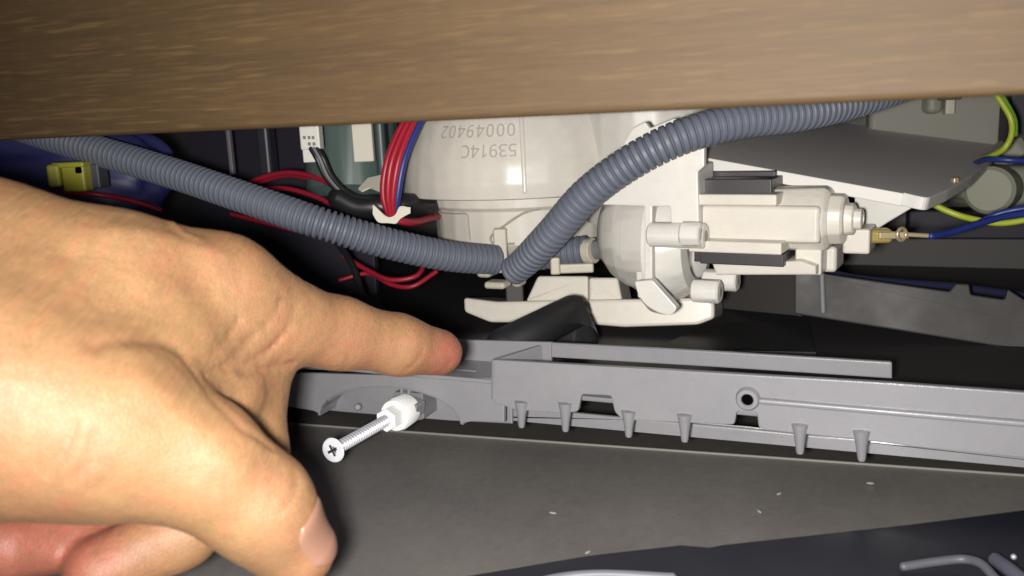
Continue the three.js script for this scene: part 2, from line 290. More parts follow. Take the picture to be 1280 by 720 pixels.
// ---------------------------------------------------------------- white sump housing behind
let sump;
const sumpC = D(652, 250, .505);
{
  const f = zFrame(sumpC.z), r1 = .068, yAt = (py, r) => { const dir = CAM.clone().sub(sumpC).setY(0).normalize(); const p = sumpC.clone().addScaledVector(dir, r), rr = ray(652, py); const t = p.clone().sub(CAM).dot(dir) / rr.dot(dir); return CAM.y + rr.y * t; };
  const t = sump = thing('sump_housing', 'large round cream plastic housing with printed numbers above the grey hoses', 'housing', sumpC.clone().setY(TRAY_Y));
  const ax = (y) => V(sumpC.x, y, sumpC.z), up = ax(2);
  const rAt = y => { const q = Math.max(0, y - yEdge - .004); return r1 - Math.min(.03, 7 * q * q); };
  const yEdge = yAt(250, r1), r2 = .049, yLow = yAt(309, r2);
  obj('drum', lathe(ax(0), up, [[yEdge - .0004, r2 * .6], [yEdge, r1 - .0022], [yEdge + .0006, r1 - .0006], [yEdge + .0018, r1], ...[.006, .010, .015, .02, .025, .03, .036, .042, .05, .06, .08].map(q => [yEdge + q, rAt(yEdge + q)])], 96), M.cream, t);
  obj('lower_drum', lathe(ax(0), up, [[yLow - .006, .01], [yLow - .006, r2 - .008], [yLow, r2 - .001], [yLow + .001, r2 - .0002], [yEdge - .0078, r2 + .0002], [yEdge - .0068, r2 + .001], [yEdge - .0062, r2 + .0052], [yEdge - .0052, r2 + .0062], [yEdge + .0002, r2 + .0066]], 96), M.cream, t);
  const viewA = Math.atan2(CAM.x - sumpC.x, CAM.z - sumpC.z);      // angle of the viewer seen from the axis
  const polar = (deg, r, y) => V(sumpC.x + r * Math.sin(viewA + R(deg)), y, sumpC.z + r * Math.cos(viewA + R(deg)));
  // vertical step that catches the light, and the boundary on the right
  const up2 = (deg, o) => [.004, .012, .02, .028, .036, .044, .055].map(q => polar(deg, rAt(yEdge + q) - o, yEdge + q));
  obj('seam_rib', tube(up2(1.5, .0009), .0015, 40, 12), M.cream, t);
  obj('side_step', tube(up2(44, .0006), .0011, 40, 10), M.cream, t);
  // curved raised outlines on the lower drum, darker to paint groove shading
  const arcTube = (list, r) => tube(list.map(([d, y]) => polar(d, r2 + .0006, y)), r, 40, 6);
  const dy = yEdge - yLow;
  const onLow = list => list.map(([x, y]) => [THREE.MathUtils.radToDeg(Math.asin((x - 652) / 117)), yAt(y, r2)]);
  obj('outline', arcTube(onLow([[548, 268], [570, 267], [582, 266.5], [584.5, 268], [585, 275], [586, 300]]), .00035), M.groove, t);
  const pocket = arcTube(onLow([[640, 304], [618, 304], [613, 302], [612, 296], [617, 290], [630, 281], [645, 271], [655, 266], [672, 262], [700, 260], [722, 262]]), .0006);
  obj('pocket_rim', pocket, M.groove, t);
  // printed numbers, upside down as they stand
  const cv = document.createElement('canvas'); cv.width = 512; cv.height = 256; const g = cv.getContext('2d');
  g.fillStyle = '#000'; g.fillRect(0, 0, 512, 256); g.translate(512, 256); g.rotate(Math.PI); g.fillStyle = '#bbb'; g.textBaseline = 'middle'; g.textAlign = 'left';
  g.font = '96px sans-serif'; 
  const spaced = (s, x, y, w) => { for (const ch of s) { g.fillText(ch, x, y); x += w; } };
  spaced('53914C', 8, 62, 53); spaced('00049402', 14, 176, 61);
  const al = new THREE.CanvasTexture(cv);
  const a0 = -41, a1 = -.2, sy0 = yAt(201, r1), sy1 = yAt(143, r1 - .002), nseg = 24, pg = new THREE.PlaneGeometry(1, 1, nseg, 16), P = pg.attributes.position, N = pg.attributes.normal;
  for (let i = 0; i < P.count; i++) { const u = P.getX(i) + .5, v = P.getY(i) + .5, y = sy0 + (sy1 - sy0) * v, rr = rAt(y) + .0003; const p = polar(a0 + (a1 - a0) * u, rr, y); P.setXYZ(i, p.x, p.y, p.z); }
  pg.computeVertexNormals();
  obj('printed_number', pg, new THREE.MeshStandardMaterial({ color: new THREE.Color().setRGB(.45, .42, .38), roughness: .6, alphaMap: al, transparent: true }), t);
  // neighbouring chamber on the right
  obj('side_chamber', lathe(V(sumpC.x + .075, 0, sumpC.z + .002), V(sumpC.x + .075, 1, sumpC.z + .002), [[yLow + .01, .034], [yEdge + .02, .036], [yEdge + .11, .036]], 64), M.board, t);
}
{ // base plate the housing stands on
  const t = sump;
  const y0 = TRAY_Y + .002;
  const f = frame3(D(600, 395, .472), D(880, 395, .436), D(600, 370, .472));
  obj('base_plate', plate(f, [[579, 372], [620, 377], [880, 372], [893, 378], [893, 398], [872, 406], [780, 409], [720, 404], [612, 403], [580, 390]], .05, { bev: .0015, round: .002 }), M.cream, t);
  const f2 = frame3(D(650, 360, .474), D(790, 360, .456), D(650, 340, .474));
  obj('step', plate(f2, [[672, 345], [735, 345], [735, 377], [657, 377]], .03, { bev: .0012, round: .0016 }), M.cream, t);
  obj('step', plate(frame3(D(650, 360, .4732), D(790, 360, .4552), D(650, 340, .4732)), [[736, 347], [772, 347], [778, 378], [736, 378]], .03, { bev: .0012, round: .0016 }), M.cream, t);
  obj('clip', [boxPx(594, 336, 612, 348, .46, .01, Q0, .003), boxPx(604, 353, 630, 362, .45, .01, Q0, .003), boxPx(638, 348, 650, 360, .46, .01, Q0, .003)], M.beige, t);
  obj('pin', [boxPx(617, 286, 634, 342, .455, .006, qY(20), .001)], M.beige, t);
  obj('hook', [boxPx(688, 322, 700, 344, .45, .006, qY(20), .001)], M.beige, t);
  obj('ledge', [boxPx(690, 330, 742, 342, .455, .012, qY(20), .001)], M.beige, t);
  obj('foot', [boxPx(632, 346, 654, 380, .475, .012, qY(20), .001)], M.wall, t);
}
{ // black rubber duct between tray and base plate
  const t = thing('rubber_duct', 'black rubber duct lying on tray in front of the white base plate', 'duct', D(700, 405, .40));
  obj('body', tube([D(630, 432, .392), D(668, 414, .398), D(696, 400, .408), D(716, 390, .42)], .0082, 40, 24), M.rubber, t);
  obj('cuff', lathe(D(716, 415, .41), D(714, 365, .425), [[-.004, .0120], [.004, .0100], [.011, .0078], [.0155, .0066], [.0172, .004], [.0174, 0]], 32), M.rubber, t);
  obj('skirt', plate(frame(V(0, TRAY_Y + .002, 0), new THREE.Quaternion().setFromEuler(new THREE.Euler(-Math.PI / 2, 0, 0))), [[600, 425], [655, 405], [745, 405], [735, 440], [600, 440]], .002, { bev: .0004 }), M.rubber, t);
  tag(obj('rubber_mat', plate(frame(V(0, TRAY_Y + .002, 0), new THREE.Quaternion().setFromEuler(new THREE.Euler(-Math.PI / 2, 0, 0))), [[818, 436], [880, 406], [1010, 398], [1020, 440]], .002, { bev: .0004 }), M.rubber), 'flat black rubber mat on the tray behind the trough', 'mat');
}

// ---------------------------------------------------------------- corrugated hoses
function corrugated(pts, rad, { pitch = .0031, depth = .0011, seg = 28, per = 10, duty = .68 } = {}) {
  const c = curve(pts), len = c.getLength(), ribs = Math.round(len / pitch), n = ribs * per, fr = c.computeFrenetFrames(n, false), pos = [], idx = [], uv = [];
  for (let i = 0; i <= n; i++) {
    const u = i / n, p = c.getPointAt(u), ph = (i % per) / per;
    const k = smooth(0, .18, ph) * (1 - smooth(duty, duty + .18, ph)), r = (typeof rad === 'function' ? rad(u) : rad) - depth * (1 - k);
    for (let j = 0; j <= seg; j++) { const a = j / seg * 2 * Math.PI, w = p.clone().addScaledVector(fr.normals[i], r * Math.cos(a)).addScaledVector(fr.binormals[i], r * Math.sin(a)); pos.push(w.x, w.y, w.z); uv.push(j / seg, u); }
  }
  for (let i = 0; i < n; i++) for (let j = 0; j < seg; j++) { const a = i * (seg + 1) + j, b = a + seg + 1; idx.push(a, a + 1, b, b, a + 1, b + 1); }
  const g = new THREE.BufferGeometry(); g.setAttribute('position', new THREE.Float32BufferAttribute(pos, 3)); g.setAttribute('uv', new THREE.Float32BufferAttribute(uv, 2)); g.setIndex(idx); g.computeVertexNormals();
  return g;
}
tag(obj('corrugated_hose', corrugated([D(-60, 128, .475), D(0, 150, .465), D(60, 170, .457), D(117, 187, .449), D(214, 216, .436), D(320, 252, .42), D(400, 279, .415), D(480, 303, .425), D(560, 320, .44), D(622, 325, .455)], .0077, { pitch: .0030, depth: .0014, duty: .62 }), M.hose),
  'grey corrugated hose running from upper left down behind the fingertip', 'hose');
tag(obj('corrugated_hose', corrugated([D(640, 340, .435), D(655, 328, .428), D(690, 292, .41), D(735, 242, .395), D(790, 202, .385), D(850, 172, .38), D(920, 152, .382), D(1000, 142, .39), D(1080, 123, .405), D(1180, 88, .42)], u => .0078 - .0006 * Math.exp(-u * 14), { pitch: .0033, depth: .0014, duty: .74 }), M.hose),
  'grey corrugated hose curving up to the right over the white pump bracket', 'hose');
{ const t = thing('hose_stub', 'short grey corrugated hose end with white collar left of the pump', 'hose', D(715, 315, .455));
  obj('pipe', corrugated([D(660, 322, .47), D(700, 316, .463), D(736, 312, .457)], .0076, { pitch: .0034 }), M.hose, t);
  obj('collar', rod(D(733, 314, .456), D(743, 313, .453), .0066, 28), M.beige, t);
  obj('nozzle', rod(D(743, 312, .455), D(790, 308, .44), .0052, 24), M.greyDark, t); }

// ---------------------------------------------------------------- drain pump
const qm = qY(-6), mu = V(1, 0, 0).applyQuaternion(qm), mn = V(0, 0, 1).applyQuaternion(qm);
{
  const t = thing('drain_pump', 'white drain pump with bracket and dark iron core right of the housing', 'pump', D(860, 390, .41));
  const c = D(832, 300, .436);                                    // centre of the mounting disc
  const along = (s, dy = 0, dz = 0) => c.clone().addScaledVector(mu, s).add(V(0, dy, 0)).addScaledVector(mn, dz);
  obj('volute', lathe(along(-.034, .0035), along(1, .0035), [[.003, .009], [.005, .0175], [.010, .0230], [.017, .0270], [.0215, .0283], [.0218, .0288], [.0345, .0294]], 64), M.board, t);
  // round mounting disc with a pointed ear at its lower end; its face looks to the right
  const fd = frame(along(.001), qm.clone().multiply(new THREE.Quaternion().setFromAxisAngle(V(0, 1, 0), Math.PI / 2)));
  const disc = new THREE.Shape(); disc.absarc(0, 0, .0352, 0, Math.PI * 2);
  const dg = new THREE.ExtrudeGeometry(disc, { depth: .0032, bevelEnabled: true, bevelSize: .0006, bevelThickness: .0006, bevelSegments: 2, curveSegments: 48 });
  obj('mounting_disc', place(dg, fd.o, fd.q), M.white, t);
  obj('motor_collar', lathe(along(.004), along(1), [[0, .030], [.004, .029], [.012, .0245], [.013, .018]], 56), M.white, t);
  // bracket: bright panel towards the viewer under the hose, and its legs
  const fb = frame(D(820, 230, .395), qm);
  const fb2 = frame(D(820, 230, .3958), qm);
  obj('bracket_panel', plate(fb, [[752, 256], [764, 205], [790, 160, .001], [806, 152, .001], [812, 160], [842, 148], [880, 160], [880, 208], [872, 215], [874, 306], [866, 312, .002], [848, 312], [840, 304], [837, 258], [815, 258], [815, 362], [805, 362], [805, 258]], .0042, { bev: .0007, round: .0006 }), M.white, t);
  obj('bracket_cheek', boxPx(842, 206, 873, 311, .3935, .02, qm, .001), M.board, t);  // greyer shade of the side face put into the board colour
  obj('ear', plate(fd, [[806, 340], [808, 372], [822, 390, .004], [842, 396, .004], [866, 388, .006], [884, 368, .006], [880, 345]], .0045, { bev: .0008 }), M.white, t);
  obj('lobe', plate(frame(D(820, 370, .394), qm), [[793, 352, .001], [815, 350, .001], [831, 368, .006], [847, 386, .002], [838, 395, .002], [822, 391, .005], [806, 381, .005], [797, 368, .005]], .005, { bev: .0004 }), M.white, t);
  const boss = (x, y, d, r, len) => { const p = D(x, y, d), q = p.clone().addScaledVector(mu, len); const b = obj('boss', rod(p, q, r, 28, .0008), M.white, t); obj('bore', rod(q.clone().addScaledVector(mu, -.001), q.clone().addScaledVector(mu, .0002), r * .45, 20, .0001), M.groove, b); };
  boss(812, 293, .40, .0056, .026); boss(852, 292, .388, .0054, .009); boss(866, 363, .395, .0052, .0125); boss(880, 349, .415, .005, .016);
  // motor body
  const dm = .388;
  const core = obj('iron_core', [boxPx(872, 224, 957, 330, dm + .004, .032, qm, .0006)], M.lamination, t);
  obj('end_lamination', boxPx(877, 214, 962, 222, dm + .016, .018, qm, .0006), M.lamination, t);
  obj('end_lamination', boxPx(880, 316, 972, 332, dm + .001, .030, qm, .0006), M.lamination, t);
  obj('coil_cover', [boxPx(858, 257, 1010, 304, dm - .002, .03, qm, .0022)], M.cream, t);
  obj('flange', boxPx(860, 243, 962, 257, dm - .006, .036, qm, .0008), M.cream, t);
  obj('flange', boxPx(866, 302, 968, 317, dm - .006, .036, qm, .0008), M.cream, t);
  const e0 = D(960, 272, dm + .008), e = s => e0.clone().addScaledVector(mu, s);
  obj('barrel', lathe(e(0), e(1), [[0, 0], [0, .0138], [.001, .0142], [.0245, .0142], [.0262, .0134], [.0272, .012], [.0274, 0]], 48), M.cream, t);
  obj('end_cap', lathe(e(.027), e(1), [[0, .011], [.005, .0108], [.006, .0098], [.0062, .007], [.0092, .0068], [.0098, .006], [.0098, .0046], [.0125, .0044], [.013, .0036], [.013, .0022], [.0122, .002], [.0122, 0]], 40), M.cream, t);
  obj('slit', boxPx(935, 257.2, 1016, 259.4, dm - .0085, .004, qm, .0002), M.groove, t);
  obj('slit', boxPx(872, 301, 1010, 302.4, dm - .0025, .004, qm, .0002), M.groove, t);
  // lower carrier with its blocks
  obj('carrier', [plate(frame(D(960, 338, dm), qm), [[890, 330], [1000, 326], [1020, 333], [1020, 344], [895, 344]], .03, { bev: .001 }), boxPx(996, 312, 1024, 344, dm - .003, .03, qm, .001), boxPx(1018, 308, 1043, 341, dm + .006, .02, qm, .002)], M.cream, t);
  obj('terminal_block', [boxPx(1056, 286, 1084, 318, .385, .018, qm, .0012)], M.cream, t);
  obj('gusset', plate(frame(D(1100, 265, .405), qm), [[1068, 246], [1150, 254], [1110, 278], [1088, 292], [1068, 292]], .012), M.board, t);
  obj('neck', boxPx(972, 233, 1000, 262, dm + .012, .02, qm, .004), M.cream, t);
}
{ // tilted cover plate on top
  const t = thing('cover_plate', 'large flat white cover plate with rounded corner tilted above the pump', 'cover', D(1020, 222, .40));
  const f = frame3(D(868, 196, .412), D(1160, 249, .368), D(900, 150, .55));
  obj('lid', plate(f, [[820, 186], [868, 194.5], [1130, 242], [1130, 241], [1160, 248, .005], [1186, 237], [1215, 220], [1240, 199], [1250, 184], [1242, 169], [1218, 157], [1180, 147], [1100, 128], [820, 120]], .0056, { bev: .0005 }), plastic(.66, .64, .61, .5), t);
  obj('tab', boxPx(1192, 222, 1200, 238, .415, .003, qY(30)), M.brass, t);
}
{ // brass terminal on the right
  const t = thing('terminal', 'brass spade terminal in amber sleeve at the end of pump', 'terminal', D(1125, 295, .38));
  obj('sleeve', boxPx(1084, 287, 1116, 305, .388, .008, qY(14), .002), M.amber, t);
  obj('blade', boxPx(1100, 290, 1135, 299, .385, .0025, qY(14), .0006), M.brass, t);
  const rg = new THREE.TorusGeometry(.0026, .0008, 10, 28); place(rg, D(1127, 293, .381), qY(50)); obj('ring', rg, M.brass, t);
  obj('crimp', rod(D(1132, 293, .383), D(1166, 295, .381), .0010, 14), M.brass, t);
}

// ---------------------------------------------------------------- wires, clips and connectors
const wire = (label, mat, r, pts, group) => tag(obj('wire', tube(pts.map(p => D(...p)), r, 70, 10), mat), label, 'wire', group);
wire('outermost red wire of the vertical bundle left of the housing', M.red, .0016, [[520, 130, .44], [498, 165, .437], [483, 205, .435], [479, 245, .437], [487, 272, .44]]);
wire('middle red wire of the vertical bundle left of the housing', M.red, .0017, [[524, 130, .438], [504, 165, .434], [489, 205, .432], [485, 245, .435], [489, 272, .44]]);
wire('inner red wire of the vertical bundle, next to the blue one', M.red, .0017, [[530, 130, .438], [511, 165, .434], [497, 205, .432], [491, 245, .435], [491, 272, .44]]);
wire('blue wire in the vertical bundle touching the cream housing', M.blue, .0018, [[538, 130, .442], [518, 168, .438], [504, 205, .436], [497, 245, .438], [494, 272, .442]]);
{ const g = [], pts = [[466, 262], [473, 270], [484, 275], [494, 274], [500, 266], [512, 263]].map(([x, y]) => D(x, y, .425));
  const c = curve(pts), n = 30, pos = [], idx = []; for (let i = 0; i <= n; i++) { const p = c.getPointAt(i / n), w = .0022 + .0008 * Math.sin(i * .35); for (const [a, b] of [[1, 0], [-1, 0], [-1, 1], [1, 1]]) { const q = p.clone().addScaledVector(camUp, a * w).addScaledVector(V(0, 0, -1), b * .0008); pos.push(q.x, q.y, q.z); } }
  for (let i = 0; i < n; i++) for (let k = 0; k < 4; k++) { const a = i * 4 + k, b = i * 4 + (k + 1) % 4; idx.push(a, b, a + 4, b, b + 4, a + 4); }
  const s = new THREE.BufferGeometry(); s.setAttribute('position', new THREE.Float32BufferAttribute(pos, 3)); s.setIndex(idx); 
  const sg = toCreasedNormals(s, .8); tag(obj('tape_strip', sg, M.paper), 'curled white tape strip around the red and blue bundle', 'tape'); }
wire('red wire leaving the white tape to the right under the housing', M.darkRed, .0019, [[488, 273, .44], [510, 278, .445], [540, 272, .475], [562, 268, .52]]);
wire('upper dark red wire arching behind the left hose', M.darkRed, .0016, [[300, 236, .52], [325, 223, .51], [360, 216, .50], [395, 222, .49], [430, 240, .48], [470, 266, .47]]);
wire('dark red wire arching just under the topmost red wire', M.darkRed, .0014, [[300, 240, .53], [330, 226, .515], [362, 219, .505], [398, 227, .495], [428, 243, .488], [460, 265, .48]]);
wire('dark red wire arching close above the left hose', M.darkRed, .0014, [[330, 236, .51], [360, 236, .50], [395, 246, .49], [425, 260, .48], [470, 268, .47]]);
wire('dark red wire showing just below the left hose', M.darkRed, .0013, [[290, 268, .50], [330, 278, .49], [380, 290, .48], [420, 296, .48]]);
wire('dark red wire looping on the tray below the left hose end', M.darkRed, .0014, [[430, 320, .50], [460, 338, .49], [490, 350, .48], [520, 345, .48], [532, 328, .49]]);
wire('second dark red loop on the tray below the hose end', M.darkRed, .0013, [[425, 350, .50], [460, 342, .50], [490, 356, .49], [515, 358, .485], [545, 340, .49]]);
wire('thin black cable behind the red loops on the tray', M.black, .002, [[420, 300, .50], [440, 330, .49], [455, 370, .48], [480, 390, .47]]);
{ const t = thing('plug_connector', 'white plug connector hanging from the wood panel on black wires', 'connector', D(387, 182, .45));
  obj('body', boxPx(374, 150, 399, 187, .45, .008, qY(20), .0008), M.white, t);
  obj('latch', boxPx(378, 180, 394, 203, .4535, .005, qY(20), .0006), M.white, t);
  for (const [x, y] of [[380, 172], [386, 172], [391, 172], [386, 180], [392, 180]]) obj('contact', boxPx(x - 1.6, y - 2, x + 1.6, y + 2, .4495, .002, qY(20), .0003), M.greyDark, t);
  for (const [o, m] of [[0, M.black], [4, M.greyDark], [8, M.black]]) obj('lead', tube([D(389 + o, 186, .452), D(396 + o, 198, .452), D(406 + o, 220, .455), D(424 + o, 240, .46), D(450, 256, .465)], .0014, 40, 8), m, t); }
tag(obj('label_block', boxPx(440, 140, 465, 202, .465, .006, qY(22), .0006), M.paper), 'plain cream block hanging left of the red and blue bundle', 'block');
{ const t = thing('sensor_housing', 'dark teal translucent housing behind the cream block', 'housing', D(440, 240, .49));
  obj('shell', lathe(D(440, 250, .51), D(438, 120, .51), [[0, 0], [.001, .020], [.006, .026], [.05, .027]], 40), M.teal, t);
  obj('skirt', boxPx(404, 150, 436, 222, .487, .006, qY(20), .002), M.teal, t);
  obj('grip', boxPx(468, 150, 482, 232, .475, .012, qY(20), .004), plastic(.05, .065, .07, .4), t); }
tag(obj('paper_scrap', plate(frame3(D(448, 236, .462), D(475, 232, .458), D(448, 222, .47)), [[447, 236], [460, 222], [478, 218], [476, 240], [462, 234], [452, 239]], .0008, { bev: .0001, round: .001 }), M.paper), 'torn white paper scrap beside the red and blue bundle', 'paper');
tag(obj('tape_wrap', tube([D(424, 248, .462), D(445, 258, .462), D(475, 258, .462), D(510, 256, .466), D(535, 258, .475)],   .0062, 40, 16), M.black), 'black taped cable bundle behind the white tape strip', 'tape');
tag(obj('frame_post', boxPx(283, 140, 288, 218, .53, .004, qY(15), .0006), plastic(.14, .13, .15, .45)), 'thin grey metal post in the dark behind the left hose', 'post');
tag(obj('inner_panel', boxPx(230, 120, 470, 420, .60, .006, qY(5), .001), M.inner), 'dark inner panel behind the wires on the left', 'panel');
tag(obj('cable_duct', boxPx(318, 130, 336, 225, .55, .012, qY(10), .003), plastic(.03, .03, .04, .4)), 'dark upright duct behind the red wires', 'duct');
{ // navy bag of insulation at far left
  const g = new THREE.SphereGeometry(1, 72, 48); const P = g.attributes.position, c = D(15, 226, .50);
  for (let i = 0; i < P.count; i++) { let p = V(P.getX(i), P.getY(i), P.getZ(i)); const n = fbm(p.x * 2.2 + 5, p.y * 2.2, p.z * 2.2, 4); const k = 1 + .4 * (n - .5); const w = c.clone().addScaledVector(camRight, p.x * .085 * k).add(V(0, p.y * .045 * k, 0)).addScaledVector(V(0, 0, 1), p.z * .028 * k); P.setXYZ(i, w.x, w.y, w.z); }
  g.computeVertexNormals(); tag(obj('insulation_bag', g, M.navyBag), 'crumpled navy blue plastic sheeting behind the left hose', 'sheeting');
}
{ const t = thing('yellow_connector', 'yellow plastic connector in front of the navy sheeting at left', 'connector', D(82, 220, .44));
  obj('body', boxPx(76, 206, 106, 240, .44, .01, qY(20), .0015), M.yellow, t);
  obj('clip', boxPx(59, 206, 74, 234, .437, .008, qY(35), .0015), M.yellow, t);
  obj('bridge', boxPx(62, 203, 104, 210, .438, .009, qY(22), .0012), M.yellow, t);
  obj('hole', boxPx(93, 209, 99, 217, .4355, .003, qY(20), .0008), M.slot, t);
  obj('holder', boxPx(106, 205, 124, 236, .446, .01, qY(20), .001), plastic(.06, .065, .08, .5), t); }
wire('dark red wire lying behind the hand under the yellow connector', M.darkRed, .0014, [[80, 240, .46], [120, 243, .46], [160, 250, .47], [200, 262, .48]]);
// right hand cluster
{ const t = thing('rear_housing', 'pale beige housing behind the cover plate at upper right', 'housing', D(1180, 190, .60));
  obj('body', boxPx(1095, 90, 1262, 196, .57, .03, qY(10), .004), plastic(.26, .25, .215, .6), t);
  obj('clip', boxPx(1183, 112, 1194, 143, .555, .01, qY(10), .001), M.beige, t);
  obj('lever', boxPx(1162, 118, 1182, 142, .553, .012, qY(30), .004), M.oliveGrey, t);
  obj('pin', boxPx(1176, 121, 1200, 125, .545, .008, qY(10), .0008), plastic(.08, .05, .04, .5), t); }
{ const t = thing('inlet_valve', 'olive grey plastic valve body behind wires at the right edge', 'valve', D(1240, 240, .47));
  obj('body', boxPx(1224, 208, 1345, 262, .515, .04, qY(20), .006), M.oliveGrey, t);
  obj('cap', rod(D(1247, 236, .51), D(1236, 238, .492), .0132, 36, .002), M.oliveGrey, t);
  obj('hole', rod(D(1249, 237, .4915), D(1248, 237, .4905), .0013, 14), M.slot, t);
  obj('neck', rod(D(1272, 196, .54), D(1256, 176, .54), .012, 28, .002), M.oliveGrey, t);
  obj('shoulder', boxPx(1206, 212, 1236, 250, .53, .03, qY(40), .005), M.oliveGrey, t); }
wire('green yellow earth wire curving down from the wood panel', M.greenYellow, .0015, [[1238, 108, .45], [1252, 128, .45], [1264, 150, .45], [1264, 170, .45], [1255, 186, .452], [1240, 194, .46], [1225, 198, .48]]);
wire('green strand lying beside the earth wire at upper right', M.green, .0014, [[1242, 106, .453], [1257, 128, .453], [1268, 150, .454], [1269, 168, .456]]);
wire('yellow wire running from the cover plate corner to the right edge', M.greenYellow, .0015, [[1140, 232, .43], [1165, 254, .425], [1195, 268, .42], [1222, 275, .418], [1250, 279, .416], [1300, 272, .41]]);
wire('blue wire running from the brass terminal to the right edge', M.blue, .0016, [[1164, 295, .381], [1190, 290, .388], [1225, 279, .395], [1260, 270, .40], [1310, 264, .40]]);
wire('thin blue wire crossing above the blue terminal wire', M.blue, .0014, [[1215, 284, .41], [1240, 270, .41], [1270, 262, .405], [1310, 258, .40]]);
wire('dark blue wire passing in front of the olive valve', M.blue, .0016, [[1215, 206, .49], [1236, 199, .46], [1260, 200, .452], [1310, 203, .45]]);
wire('dark blue cable lying behind the base rail', plastic(.004, .005, .035, .9), .0020, [[1020, 335, .47], [1060, 346, .46], [1120, 353, .45], [1190, 358, .445], [1250, 366, .44], [1320, 374, .435]]);
tag(obj('dark_bracket', boxPx(1150, 262, 1345, 300, .56, .02, qY(5), .002), M.inner), 'dark bracket behind the blue and yellow wires', 'bracket');  // dark bracket in the same material as the inner panel
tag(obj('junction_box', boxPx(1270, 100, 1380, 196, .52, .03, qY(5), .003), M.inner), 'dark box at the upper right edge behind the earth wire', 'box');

// ---------------------------------------------------------------- foreground navy panel with a wire handle, and flakes on the floor
{
  const t = thing('navy_mat', 'dark navy mat lying on the floor along the bottom edge', 'mat', Yp(960, 700, 0));
  const fr = frame(V(0, .004, 0), new THREE.Quaternion().setFromEuler(new THREE.Euler(-Math.PI / 2, 0, 0)));
  obj('sheet', plate(fr, [[470, 742], [580, 720], [735, 694], [850, 681], [885, 684], [900, 681], [1130, 656], [1280, 637], [1560, 600], [1700, 900], [500, 1000]], .0035, { bev: .0008 }), M.navy, t);
  obj('edge_streak', tube([Yp(650, 734, .004), Yp(700, 722, .004), Yp(748, 718, .0045), Yp(840, 722, .004)], .0016, 30, 8), plastic(.15, .15, .18, .5), t);  // pale streak along the edge, built as a thin tube
    const h = obj('handle', tube([Yp(1130, 708, .006), Yp(1170, 702, .007), Yp(1205, 699, .008), Yp(1225, 704, .009), Yp(1245, 724, .008)], .0014, 50, 10), plastic(.085, .085, .10, .5), t);
  obj('hinge', tube([Yp(1245, 700, .006), Yp(1262, 712, .007), Yp(1290, 735, .007)], .0022, 30, 10), plastic(.08, .08, .11, .5), h);
  obj('rivet', new THREE.SphereGeometry(.0009, 12, 8).translate(...Yp(1267, 696, .0055).toArray()), M.steel, h);
}
const flakeSpots = [[691, 641, 'leftmost pale flake on the floor below the strip'], [974, 617, 'pale flake on the floor below the right teeth'], [949, 639, 'pale flake on the floor nearest the mat'], [1088, 604, 'pale flake on the floor near the seam at right'], [735, 690, 'pale flake lying at the edge of the navy mat']];
flakeSpots.forEach(([x, y, l], i) => { const p = Yp(x, y, .0006), g = new THREE.IcosahedronGeometry(.0009, 1); g.scale(1.7, .5, .7); g.rotateY(i * 1.1); g.translate(p.x, p.y, p.z); tag(obj('paint_flake', g, plastic(.25, .24, .22, .9)), l, 'flake', 'flakes on the floor'); });

